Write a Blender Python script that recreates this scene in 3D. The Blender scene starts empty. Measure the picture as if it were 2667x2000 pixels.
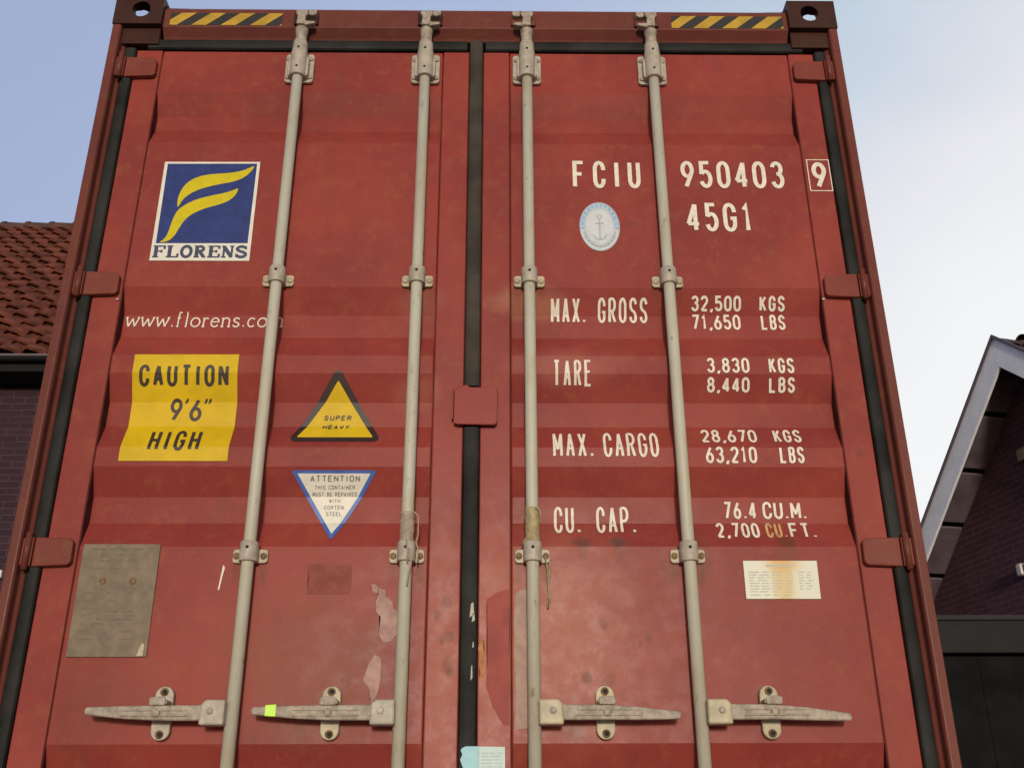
import bpy, bmesh, math, random
from mathutils import Vector, Matrix
random.seed(7)
sc = bpy.context.scene
R = math.radians

# ------------------------------------------------------------ camera
CAM = Vector((0.0767, -2.690, 1.5073))
yaw, pitch, roll = 0.014092, 0.42027, -0.003689
fwd = Vector((math.sin(yaw) * math.cos(pitch), math.cos(yaw) * math.cos(pitch), math.sin(pitch)))
rgt = Vector((math.cos(yaw), -math.sin(yaw), 0)); upv = rgt.cross(fwd)
cr, sr = math.cos(roll), math.sin(roll)
r2 = cr * rgt + sr * upv; u2 = -sr * rgt + cr * upv
cam = bpy.data.objects.new('camera', bpy.data.cameras.new('camera'))
sc.collection.objects.link(cam)
cam.matrix_world = Matrix(((r2.x, u2.x, -fwd.x, CAM.x), (r2.y, u2.y, -fwd.y, CAM.y), (r2.z, u2.z, -fwd.z, CAM.z), (0, 0, 0, 1)))
cam.data.sensor_width = 36.0; cam.data.lens = 2700 / 2667 * 36
cam.data.clip_start = 0.05; cam.data.clip_end = 500
sc.camera = cam

# ------------------------------------------------------------ sky, sun, exposure
SUN_EL, SUN_AZ = 7.0, 179.0          # degrees; azimuth from +Y clockwise: the sun stands in for the camera flash, low behind it
w = bpy.data.worlds.new('World'); sc.world = w; w.use_nodes = True
nt = w.node_tree; nt.nodes.clear()
def wn(t, **k):
    n = nt.nodes.new(t)
    for a, b in k.items(): setattr(n, a, b)
    return n
def lk(a, b): nt.links.new(a, b)
out = wn('ShaderNodeOutputWorld'); mixs = wn('ShaderNodeMixShader')
sky = wn('ShaderNodeTexSky', sky_type='NISHITA', sun_disc=False, sun_elevation=R(SUN_EL), sun_rotation=R(SUN_AZ))
bg = wn('ShaderNodeBackground'); bg.inputs['Strength'].default_value = 0.11
lk(sky.outputs[0], bg.inputs['Color'])
bgc = wn('ShaderNodeBackground'); bgc.inputs['Strength'].default_value = 1.0
tc = wn('ShaderNodeTexCoord')
noi = wn('ShaderNodeTexNoise'); noi.inputs['Scale'].default_value = 2.6; noi.inputs['Detail'].default_value = 5; noi.inputs['Roughness'].default_value = .5
lk(tc.outputs['Generated'], noi.inputs['Vector'])
dot = wn('ShaderNodeVectorMath', operation='DOT_PRODUCT'); lk(tc.outputs['Generated'], dot.inputs[0]); dot.inputs[1].default_value = (1.10, 0.0, -1.00)
mul = wn('ShaderNodeMath', operation='MULTIPLY_ADD'); lk(noi.outputs['Fac'], mul.inputs[0]); mul.inputs[1].default_value = 0.45; lk(dot.outputs['Value'], mul.inputs[2])
cr_ = wn('ShaderNodeValToRGB'); el = cr_.color_ramp.elements
el[0].position = 0.0; el[0].color = (0.35, 0.43, 0.65, 1); el[1].position = 1.0; el[1].color = (0.97, 0.975, 0.98, 1)
for p_, c_ in ((0.42, (0.44, 0.52, 0.75, 1)), (0.70, (0.57, 0.67, 0.79, 1)), (0.86, (0.86, 0.86, 0.91, 1))):
    e_ = el.new(p_); e_.color = c_
mr = wn('ShaderNodeMapRange'); lk(mul.outputs[0], mr.inputs['Value']); mr.inputs['From Min'].default_value = -1.05; mr.inputs['From Max'].default_value = 0.26
lk(mr.outputs[0], cr_.inputs[0]); lk(cr_.outputs[0], bgc.inputs['Color'])
sxyz = wn('ShaderNodeSeparateXYZ'); lk(tc.outputs['Generated'], sxyz.inputs[0])
fr = wn('ShaderNodeMapRange', interpolation_type='SMOOTHSTEP'); lk(sxyz.outputs[1], fr.inputs['Value'])
fr.inputs['From Min'].default_value = -0.55; fr.inputs['From Max'].default_value = 0.5; fr.inputs['To Min'].default_value = 0.10; fr.inputs['To Max'].default_value = 0.92
lk(fr.outputs[0], mixs.inputs[0]); lk(bg.outputs[0], mixs.inputs[1]); lk(bgc.outputs[0], mixs.inputs[2]); lk(mixs.outputs[0], out.inputs[0])

sun = bpy.data.objects.new('sun', bpy.data.lights.new('sun', 'SUN')); sc.collection.objects.link(sun)
sun.data.energy = 2.0; sun.data.angle = R(6); sun.data.color = (1.0, 0.93, 0.84)
sd = Vector((math.sin(R(SUN_AZ)) * math.cos(R(SUN_EL)), math.cos(R(SUN_AZ)) * math.cos(R(SUN_EL)), math.sin(R(SUN_EL))))
sun.location = sd * 30
sun.rotation_euler = sd.to_track_quat('Z', 'Y').to_euler()
sc.view_settings.view_transform = 'Standard'; sc.view_settings.look = 'None'
sc.view_settings.exposure = 0; sc.view_settings.gamma = 1; sc.view_settings.use_curve_mapping = False

# ------------------------------------------------------------ materials
class G:
    """small node graph helper"""
    def __init__(s, name):
        s.m = bpy.data.materials.new(name); s.m.use_nodes = True
        s.t = s.m.node_tree; s.b = s.t.nodes['Principled BSDF']; s.tc = None
    def n(s, t, ins=None, **k):
        nd = s.t.nodes.new(t)
        for a, b in k.items(): setattr(nd, a, b)
        for a, b in (ins or {}).items():
            if isinstance(b, bpy.types.NodeSocket): s.t.links.new(b, nd.inputs[a])
            else: nd.inputs[a].default_value = b
        return nd
    def pos(s):
        if not s.tc: s.tc = s.n('ShaderNodeTexCoord')
        return s.tc.outputs['Object']
    def noise(s, scale, detail=4, rough=.55, stretch=(1, 1, 1), off=(0, 0, 0)):
        mp = s.n('ShaderNodeMapping', {'Vector': s.pos(), 'Scale': stretch, 'Location': off})
        return s.n('ShaderNodeTexNoise', {'Vector': mp.outputs[0], 'Scale': scale, 'Detail': detail, 'Roughness': rough}).outputs['Fac']
    def rng(s, v, a, b, c=0, d=1):
        return s.n('ShaderNodeMapRange', {'Value': v, 'From Min': a, 'From Max': b, 'To Min': c, 'To Max': d}, interpolation_type='SMOOTHSTEP').outputs[0]
    def mix(s, f, a, b):
        nd = s.n('ShaderNodeMix', data_type='RGBA')
        for key, v in ((0, f), (6, a), (7, b)):
            if isinstance(v, bpy.types.NodeSocket): s.t.links.new(v, nd.inputs[key])
            else: nd.inputs[key].default_value = v if key == 0 else (*v, 1)
        return nd.outputs[2]
    def math(s, op, a, b=0.0):
        nd = s.n('ShaderNodeMath', operation=op)
        for i, v in ((0, a), (1, b)):
            if isinstance(v, bpy.types.NodeSocket): s.t.links.new(v, nd.inputs[i])
            else: nd.inputs[i].default_value = v
        return nd.outputs[0]
    def bump(s, h, strength, dist):
        s.t.links.new(s.n('ShaderNodeBump', {'Height': h, 'Strength': strength, 'Distance': dist}).outputs[0], s.b.inputs['Normal'])
    def done(s, col, rough=.6, spec=.5, metal=0):
        for key, v in (('Base Color', col), ('Roughness', rough), ('Specular IOR Level', spec), ('Metallic', metal)):
            if isinstance(v, bpy.types.NodeSocket): s.t.links.new(v, s.b.inputs[key])
            elif key == 'Base Color': s.b.inputs[key].default_value = (*v, 1)
            else: s.b.inputs[key].default_value = v
        return s.m
    def spot(s, x, z, rx, rz, soft=.5, warp=.35, scale=18):
        """0..1 mask of a blot at x,z (object space) with an uneven edge"""
        if not hasattr(s, 'sep'):
            s.sep = s.n('ShaderNodeSeparateXYZ', {'Vector': s.pos()}); s.wn = s.noise(scale, 4, .6)
        dx = s.math('MULTIPLY', s.math('SUBTRACT', s.sep.outputs[0], x), 1 / rx)
        dz = s.math('MULTIPLY', s.math('SUBTRACT', s.sep.outputs[2], z), 1 / rz)
        d = s.math('SQRT', s.math('ADD', s.math('MULTIPLY', dx, dx), s.math('MULTIPLY', dz, dz)))
        d = s.math('ADD', d, s.math('MULTIPLY', s.math('SUBTRACT', s.wn, .5), warp * 4))
        return s.rng(d, 1 - soft, 1 + soft, 1, 0)

def plain(name, col, rough=.6, var=.18, scale=12, bump=0, spec=.5, metal=0):
    g = G(name); f = g.noise(scale, 5, .6)
    c = g.mix(g.rng(f, .3, .7), tuple(v * (1 - var) for v in col), tuple(min(1, v * (1 + var)) for v in col))
    if bump: g.bump(g.noise(scale * 6, 4), bump, .004)
    return g.done(c, rough, spec, metal)

def red_paint(name, a, b, door=False):
    g = G(name)
    f = g.noise(2.2, 5, .6); fine = g.noise(85, 5, .65); streak = g.noise(8, 6, .62, (1, 1, .09)); mott = g.noise(20, 6, .68, off=(5, 2, 1))
    c = g.mix(g.rng(f, .32, .68), a, b)
    c = g.mix(g.math('MULTIPLY', g.rng(mott, .50, .70), .45), c, tuple(x * y for x, y in zip(b, (1.0, 1.65, 1.0))))    # browner mottling
    mag = g.noise(11, 6, .68, off=(9, 4, 7))
    c = g.mix(g.math('MULTIPLY', g.rng(mag, .52, .72), .40), c, tuple(x * y for x, y in zip(a, (.95, .95, 1.5))))         # cooler mottling
    c = g.mix(g.math('MULTIPLY', g.rng(fine, .52, .70), .20), c, tuple(min(1, x * 1.25 + .02) for x in b))                # chalky speckle
    c = g.mix(g.math('MULTIPLY', g.rng(streak, .52, .74), .32), c, tuple(x * y for x, y in zip(a, (.80, 1.25, .95))))     # run-off streaks
    dirt = g.noise(17, 7, .72, off=(3, 1, 8))
    c = g.mix(g.math('MULTIPLY', g.rng(dirt, .61, .75), .45), c, tuple(x * y for x, y in zip(a, (.55, 1.2, .9))))
    nick = g.noise(38, 6, .75, off=(1, 7, 2))
    c = g.mix(g.math('MULTIPLY', g.rng(nick, .69, .73), .55), c, (.095, .04, .022))                                       # rust nicks
    chip = g.noise(46, 6, .8, (1, 1, .45), (6, 3, 9))
    c = g.mix(g.math('MULTIPLY', g.rng(chip, .70, .735), .5), c, tuple(min(1, x * 1.15 + .06) for x in b))                # pale chips
    rough = g.rng(mott, .3, .7, .34, .46)
    if door:
        def put(c, m, k, col): return g.mix(g.math('MULTIPLY', m, k), c, col)
        # dull brown scuffing low on the doors, the ghost of a lost sticker, chalked centre patches with the flash glow painted in
        c = put(c, g.spot(-.42, 1.93, .17, .17, .6, .5), .38, (.19, .075, .038))
        c = put(c, g.spot(-.92, 1.86, .12, .10, .7, .5), .22, (.17, .06, .04))
        c = put(c, g.spot(.24, 2.03, .17, .24, .8, .25), .55, (.43, .15, .095))
        c = put(c, g.spot(.06, 1.93, .05, .30, .7, .25), .45, (.42, .13, .085))
        c = put(c, g.spot(-.07, 1.93, .05, .34, .7, .25), .45, (.42, .13, .085))
        c = put(c, g.spot(.27, 2.79, .14, .05, .7, .3), .35, (.40, .15, .11))
        c = put(c, g.spot(.17, 3.00, .10, .045, .6, .3), .45, (.42, .20, .12))  # lit corrugation slopes near the centre put into the colour
        c = put(c, g.spot(-.16, 3.00, .06, .045, .6, .3), .28, (.42, .20, .14))
        c = put(c, g.spot(-.16, 2.71, .06, .05, .6, .3), .28, (.42, .18, .12))
        for x, z, r, k in ((.3053, 1.905, .013, .75), (.3601, 1.896, .014, .4), (.3516, 2.041, .009, .55), (.4697, 2.0065, .007, .5),
                           (.4451, 1.987, .006, .5), (.268, 1.784, .022, .55), (-.0583, 2.099, .011, .6), (-.083, 2.068, .007, .6),
                           (-.0491, 2.012, .012, .55), (-.0704, 1.998, .009, .6), (-.0548, 1.942, .016, .45), (-.0471, 1.917, .008, .7),
                           (-.53, 1.755, .012, .5), (-.42, 1.775, .014, .35)):
            c = put(c, g.spot(x, z, r, r * 1.3, .35, .75), min(1, k * 1.05), (.150, .042, .022))
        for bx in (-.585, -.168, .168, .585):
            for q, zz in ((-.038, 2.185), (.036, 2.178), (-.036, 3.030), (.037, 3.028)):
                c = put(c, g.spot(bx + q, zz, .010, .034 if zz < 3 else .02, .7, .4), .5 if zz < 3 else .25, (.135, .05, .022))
        for x, z, rx, rz, k, col in ((.303, 2.262, .026, .014, .6, (.10, .055, .05)), (.402, 2.262, .024, .014, .7, (.10, .06, .06)),
                                     (.8576, 2.262, .024, .016, .7, (.10, .045, .02)), (.8576, 2.225, .03, .04, .35, (.15, .06, .02)),
                                     (.303, 2.235, .012, .03, .3, (.10, .05, .04)), (.402, 2.235, .012, .03, .3, (.10, .05, .04)),
                                     (.63, 2.22, .02, .05, .4, (.14, .06, .025)), (.53, 2.19, .02, .03, .3, (.14, .05, .025))):
            c = put(c, g.spot(x, z, rx, rz, .6, .3), k, col)
    big = g.noise(3.2, 2, .4, (1, 1, .7))
    h = g.math('ADD', g.math('MULTIPLY', big, 1.0), g.math('MULTIPLY', fine, .03))
    g.bump(h, .45, .014)
    return g.done(c, rough, .17)

M = {}
M['door'] = red_paint('red_door_paint', (.218, .036, .030), (.290, .049, .036), True)
M['red'] = red_paint('red_container_paint', (.20, .036, .03), (.25, .046, .036))
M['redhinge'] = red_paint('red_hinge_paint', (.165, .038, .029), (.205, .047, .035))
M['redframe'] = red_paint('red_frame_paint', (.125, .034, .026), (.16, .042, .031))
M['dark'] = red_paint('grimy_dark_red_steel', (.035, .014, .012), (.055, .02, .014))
M['gasket'] = plain('black_rubber', (.0155, .0155, .0145), .65, .65, 5, 0, .2)
M['gasketdust'] = plain('dusty_black_rubber', (.045, .036, .028), .65, .4, 7, 0, .2)
def rod_mat():
    g = G('worn_rod_paint'); f = g.noise(5, 5, .6, (1, 1, .5)); d = g.noise(16, 7, .7, (1, 1, .35)); k = g.noise(45, 6, .72, (1, 1, .4), (2, 5, 3))
    c = g.mix(g.rng(f, .3, .7), (.46, .42, .34), (.50, .50, .41))
    c = g.mix(g.math('MULTIPLY', g.rng(d, .50, .70), .6), c, (.42, .33, .18)); c = g.mix(g.math('MULTIPLY', g.rng(k, .60, .68), .6), c, (.20, .12, .065))
    g.bump(k, .25, .003); return g.done(c, .5, .35)
M['rod'] = rod_mat()
M['saddle'] = plain('grey_beige_cast_steel', (.40, .355, .29), .5, .16, 40, .2)
M['cream'] = plain('cream_bracket_paint', (.44, .38, .25), .5, .2, 30, .15)
M['worn'] = plain('worn_handle_steel', (.33, .275, .215), .5, .3, 55, .35)
M['rust'] = plain('rusty_bolt', (.20, .12, .06), .75, .4, 60, .3)
M['side_shade'] = plain('side_shade_paint', (.075, .022, .02), .8, .3, 20, 0, .15)  # dark colour in place of shade on the stile side faces
M['ghost'] = plain('sticker_ghost_paint', (.235, .060, .041), .6, .2, 30, 0, .2)
M['patchpaint'] = plain('touched_up_red_paint', (.30, .058, .044), .55, .15, 16, 0, .2)
M['hole'] = plain('dark_hole', (.012, .008, .006), .8)
M['white'] = plain('white_lettering', (.72, .66, .56), .55, .10, 60)
M['staintext'] = plain('rust_stained_lettering', (.50, .30, .13), .55, .3, 40)
M['cap'] = plain('off_white_sticker', (.70, .67, .58), .45, .06, 30)
M['navy'] = plain('navy_sticker', (.022, .038, .17), .45, .18, 25, 0, .25)
M['navytext'] = plain('navy_lettering', (.03, .04, .10), .45, .1)
M['yellow'] = plain('yellow_emblem', (.58, .47, .006), .45, .06, 30, 0, .25)
M['caution'] = plain('yellow_sticker', (.60, .40, .006), .45, .10, 9, 0, .25)
M['tri'] = plain('warm_yellow_sticker', (.62, .42, .012), .45, .07, 18, 0, .25)
M['ink'] = plain('black_lettering', (.035, .022, .014), .5, .2, 30)
M['trib'] = plain('dark_brown_border', (.032, .016, .012), .45, .2, 30)
M['bluebord'] = plain('blue_border', (.05, .12, .40), .4, .15, 30)
M['greyink'] = plain('grey_lettering', (.16, .15, .14), .5, .1)
M['faint'] = plain('faint_print', (.42, .42, .36), .5, .1)
M['steelplate'] = plain('weathered_data_plate', (.172, .128, .082), .6, .2, 26, .25)
M['platemark'] = plain('plate_engraving', (.142, .106, .073), .6, .2, 30)
M['sealblue'] = plain('pale_blue_print', (.25, .42, .62), .45, .12, 40)
M['sealwhite'] = plain('pale_grey_disc', (.56, .59, .62), .45, .05, 40)
M['sealink'] = plain('pale_print', (.36, .43, .48), .5, .1)
M['residue'] = plain('glue_residue', (.38, .225, .195), .7, .22, 28, .3)
M['residue2'] = plain('grey_glue_residue', (.38, .25, .195), .7, .15, 24, .3)
M['orange'] = plain('orange_rust_stain', (.42, .17, .06), .7, .3, 35, .2)
M['hazy'] = plain('amber_hazard_tape', (.46, .28, .02), .4, .15, 22)
M['hazk'] = plain('black_hazard_tape', (.018, .015, .014), .45, .2)
M['lime'] = plain('lime_reflective_tape', (.46, .80, .01), .35, .04)
M['tagblue'] = plain('teal_tag_end', (.13, .38, .45), .4, .14, 30)
M['tagpale'] = plain('pale_tag_paper', (.44, .58, .54), .45, .06, 30)
M['wrap'] = plain('weathered_tape_wrap', (.36, .285, .22), .6, .25, 60, .4)
M['wrapy'] = plain('yellowed_tape_wrap', (.36, .29, .15), .6, .25, 60, .4)
M['string'] = plain('pale_string', (.42, .30, .22), .8, .2)
M['weld'] = plain('bare_weld', (.5, .42, .36), .5)
def plate_white():
    g = G('stained_white_plate')
    f = g.spot(.838, 2.16, .026, .16, .9, .12); f2 = g.spot(.838, 2.2, .045, .02, .7, .2)
    c = g.mix(g.math('MULTIPLY', f, .75), (.66, .66, .54), (.62, .40, .10)); c = g.mix(g.math('MULTIPLY', f2, .6), c, (.60, .33, .05))
    return g.done(c, .45)
M['whiteplate'] = plate_white()

def brick(name, c1, c2, mortar, axis, bw=.22, bh=.0625):
    g = G(name)
    sep = g.n('ShaderNodeSeparateXYZ', {'Vector': g.pos()})
    if axis == 'x': u = sep.outputs[0]
    elif axis == 'y': u = sep.outputs[1]
    cb = g.n('ShaderNodeCombineXYZ', {'X': u, 'Y': sep.outputs[2]})
    bt = g.n('ShaderNodeTexBrick', {'Vector': cb.outputs[0], 'Color1': (*c1, 1), 'Color2': (*c2, 1), 'Mortar': (*mortar, 1), 'Scale': 1.0,
             'Mortar Size': .006, 'Mortar Smooth': .3, 'Brick Width': bw, 'Row Height': bh, 'Bias': 0.0})
    n = g.noise(5, 6, .6)
    c = g.mix(g.math('MULTIPLY', g.rng(n, .4, .75), .5), bt.outputs['Color'], tuple(v * .6 for v in c1))
    g.bump(g.math('SUBTRACT', g.math('MULTIPLY', g.noise(60, 4), .35), bt.outputs['Fac']), .6, .006)
    return g.done(c, .85, .3)
M['brickL'] = brick('dark_purple_brick', (.040, .0165, .0265), (.030, .0125, .021), (.062, .040, .050), 'x')
M['brickR'] = brick('dark_brown_brick', (.085, .032, .048), (.065, .025, .038), (.11, .07, .08), 'y')
M['tiles'] = plain('brown_clay_roof_tiles', (.138, .040, .023), .85, .5, 4.5, .3, .15)
M['ridge'] = plain('weathered_ridge_tiles', (.075, .032, .026), .75, .4, 6, .3)
M['gutter'] = plain('grey_gutter', (.10, .075, .09), .5, .1)
M['black'] = plain('black_painted_timber', (.0055, .0054, .0056), .7, .2, 8, 0, .2)
M['bargeboard'] = plain('white_painted_bargeboard', (.82, .82, .86), .5, .07, 5)
M['soffit'] = plain('dark_timber_soffit', (.10, .072, .082), .7, .25, 4)
M['annex'] = plain('black_stained_boards', (.0075, .0078, .008), .85, .35, 5, .3, .1)
M['annexedge'] = plain('charcoal_roof_edge', (.014, .014, .0145), .7, .2, 5, 0, .2)
M['annextrim'] = plain('grey_roof_trim', (.028, .026, .028), .7, .2, 5, 0, .2)
M['lampglass'] = plain('frosted_lamp_glass', (.45, .38, .36), .3, .1)
M['amber'] = plain('ochre_vent_brick', (.28, .18, .12), .6, .2)
M['roofR'] = plain('dark_clay_roof_tiles', (.06, .028, .024), .75, .35, 4, .3)
M['steel'] = plain('dark_chassis_steel', (.03, .03, .032), .55, .2)
M['tyre'] = plain('black_tyre', (.018, .018, .018), .8, .2)
M['rim'] = plain('grey_wheel_rim', (.3, .3, .3), .4, .1)
def ground_mat():
    g = G('pale_bounce_paving'); f = g.noise(1.2, 6, .6); sp = g.noise(90, 4, .7)
    c = g.mix(g.rng(f, .3, .7), (.25, .235, .21), (.32, .30, .27)); c = g.mix(g.math('MULTIPLY', g.rng(sp, .55, .75), .4), c, (.38, .36, .33))  # unseen ground kept pale to bounce light up onto the doors
    g.bump(sp, .4, .01); return g.done(c, .85, .3)
M['ground'] = ground_mat()

# ------------------------------------------------------------ mesh helpers
class MB:
    def __init__(s): s.bm = bmesh.new(); s.mi = 0
    def face(s, pts):
        try:
            f = s.bm.faces.new([s.bm.verts.new(p) for p in pts]); f.material_index = s.mi; return f
        except ValueError: return None
    def box(s, x0, x1, y0, y1, z0, z1):
        v = [s.bm.verts.new((x, y, z)) for x in (x0, x1) for y in (y0, y1) for z in (z0, z1)]
        for q in ((0, 1, 3, 2), (4, 6, 7, 5), (0, 4, 5, 1), (2, 3, 7, 6), (0, 2, 6, 4), (1, 5, 7, 3)):
            s.bm.faces.new([v[i] for i in q]).material_index = s.mi
        return s
    def prism(s, poly, a, b, axis='y'):
        """poly: list of 2D points; extruded along axis from a to b. y: (x,z); z: (x,y); x: (y,z)"""
        def P(p, t): return {'y': (p[0], t, p[1]), 'z': (p[0], p[1], t), 'x': (t, p[0], p[1])}[axis]
        A = [s.bm.verts.new(P(p, a)) for p in poly]; B = [s.bm.verts.new(P(p, b)) for p in poly]; n = len(poly)
        fs = [s.bm.faces.new(A), s.bm.faces.new(B[::-1])]
        for i in range(n): fs.append(s.bm.faces.new((A[i], B[i], B[(i + 1) % n], A[(i + 1) % n])))
        for f in fs: f.material_index = s.mi
        return s
    def lathe(s, prof, cx, cy, n=20, axis='z', a0=0, a1=360, smooth=True):
        """prof: list of (r, t) along axis"""
        full = abs(a1 - a0) >= 360; m = n if full else n + 1; rings = []
        for r, t in prof:
            ring = []
            for i in range(m):
                a = R(a0 + (a1 - a0) * i / n); c, d = r * math.cos(a), r * math.sin(a)
                ring.append(s.bm.verts.new({'z': (cx + c, cy + d, t), 'y': (cx + c, t, cy + d), 'x': (t, cx + c, cy + d)}[axis]))
            rings.append(ring)
        for k in range(len(rings) - 1):
            for i in range(n):
                j = (i + 1) % m
                f = s.bm.faces.new((rings[k][i], rings[k][j], rings[k + 1][j], rings[k + 1][i])); f.smooth = smooth; f.material_index = s.mi
        if full:
            for ring in (rings[0], rings[-1]):
                if (prof[0][0] if ring is rings[0] else prof[-1][0]) > 1e-5:
                    s.bm.faces.new(ring).material_index = s.mi
        return s
    def disc(s, x, z, r, y, n=14):
        f = s.face([(x + r * math.cos(2 * math.pi * i / n), y, z + r * math.sin(2 * math.pi * i / n)) for i in range(n)]); return s
    def tube(s, path, r, n=7):
        path = [Vector(p) for p in path]; rings = []
        for i, p in enumerate(path):
            t = (path[min(i + 1, len(path) - 1)] - path[max(i - 1, 0)]).normalized()
            a = t.orthogonal().normalized() if i == 0 else (rings_a - t * rings_a.dot(t)).normalized()
            rings_a = a; b = t.cross(a)
            rings.append([s.bm.verts.new(p + r * (math.cos(2 * math.pi * k / n) * a + math.sin(2 * math.pi * k / n) * b)) for k in range(n)])
        for i in range(len(rings) - 1):
            for k in range(n):
                f = s.bm.faces.new((rings[i][k], rings[i][(k + 1) % n], rings[i + 1][(k + 1) % n], rings[i + 1][k])); f.smooth = True; f.material_index = s.mi
        s.bm.faces.new(rings[0]).material_index = s.mi; s.bm.faces.new(rings[-1]).material_index = s.mi
        return s
    def build(s, name, mats, parent=None, bevel=0, label=None, recalc=True, seg=2):
        if recalc: bmesh.ops.recalc_face_normals(s.bm, faces=s.bm.faces)
        me = bpy.data.meshes.new(name); s.bm.to_mesh(me); s.bm.free()
        for m in (mats if isinstance(mats, (list, tuple)) else [mats]): me.materials.append(M[m])
        o = bpy.data.objects.new(name, me); sc.collection.objects.link(o)
        if parent is not None:
            o.parent = parent
            if parent.type == 'EMPTY': o.matrix_parent_inverse = parent.matrix_basis.inverted()
        if bevel:
            b = o.modifiers.new('bevel', 'BEVEL'); b.width = bevel; b.segments = seg; b.limit_method = 'ANGLE'; b.angle_limit = R(40)
        if label: o['label'] = label
        return o

def thing(name, loc, label, cat, group=None):
    o = bpy.data.objects.new(name, None); sc.collection.objects.link(o); o.location = loc; o.empty_display_size = .3
    o['label'] = label; o['category'] = cat
    if group: o['group'] = group
    return o
def rrect(x0, x1, z0, z1, r, n=4):
    p = []
    for cx, cz, a in ((x1 - r, z1 - r, 0), (x0 + r, z1 - r, 90), (x0 + r, z0 + r, 180), (x1 - r, z0 + r, 270)):
        for i in range(n + 1):
            t = R(a + 90 * i / n); p.append((cx + r * math.cos(t), cz + r * math.sin(t)))
    return p

# ------------------------------------------------------------ door surface profile (horizontal corrugations)
YD, DEP = .040, .036
BRK = [(1.28, 0), (1.517, 0), (1.592, 1), (1.667, 1), (1.745, 0), (2.248, 0), (2.323, 1), (2.398, 1), (2.476, 0), (2.533, 0), (2.608, 1), (2.683, 1),
       (2.761, 0), (2.818, 0), (2.893, 1), (2.968, 1), (3.046, 0), (3.573, 0), (3.645, 1), (3.70, 1), (3.774, 0), (3.948, 0)]
def prof(z):
    for (a, da), (b, db) in zip(BRK, BRK[1:]):
        if a <= z <= b: return YD + DEP * (da + (db - da) * (z - a) / (b - a))
    return YD

def decal(name, polys, mats, parent, off, label=None):
    """polys: list of (material index, layer, [(x,z)...]) laid as thin sheets on the corrugated door"""
    mb = MB()
    bm = mb.bm
    lay = bm.verts.layers.float.new('lay')
    for mi, l, p in polys:
        try: f = bm.faces.new([bm.verts.new((x, 0, z)) for x, z in p])
        except ValueError: continue
        f.material_index = mi
        for v in f.verts: v[lay] = l
    big = [f for f in bm.faces if len(f.verts) > 4]
    bmesh.ops.triangulate(bm, faces=big)
    for z, _ in BRK:
        bmesh.ops.bisect_plane(bm, geom=bm.verts[:] + bm.edges[:] + bm.faces[:], plane_co=(0, 0, z), plane_no=(0, 0, 1), dist=1e-6)
    for v in bm.verts: v.co.y = prof(v.co.z) - off - v[lay] * .00012
    for f in bm.faces:
        f.normal_update()
        if f.normal.y > 0: f.normal_flip()
    return mb.build(name, mats, parent, label=label, recalc=False)

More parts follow.
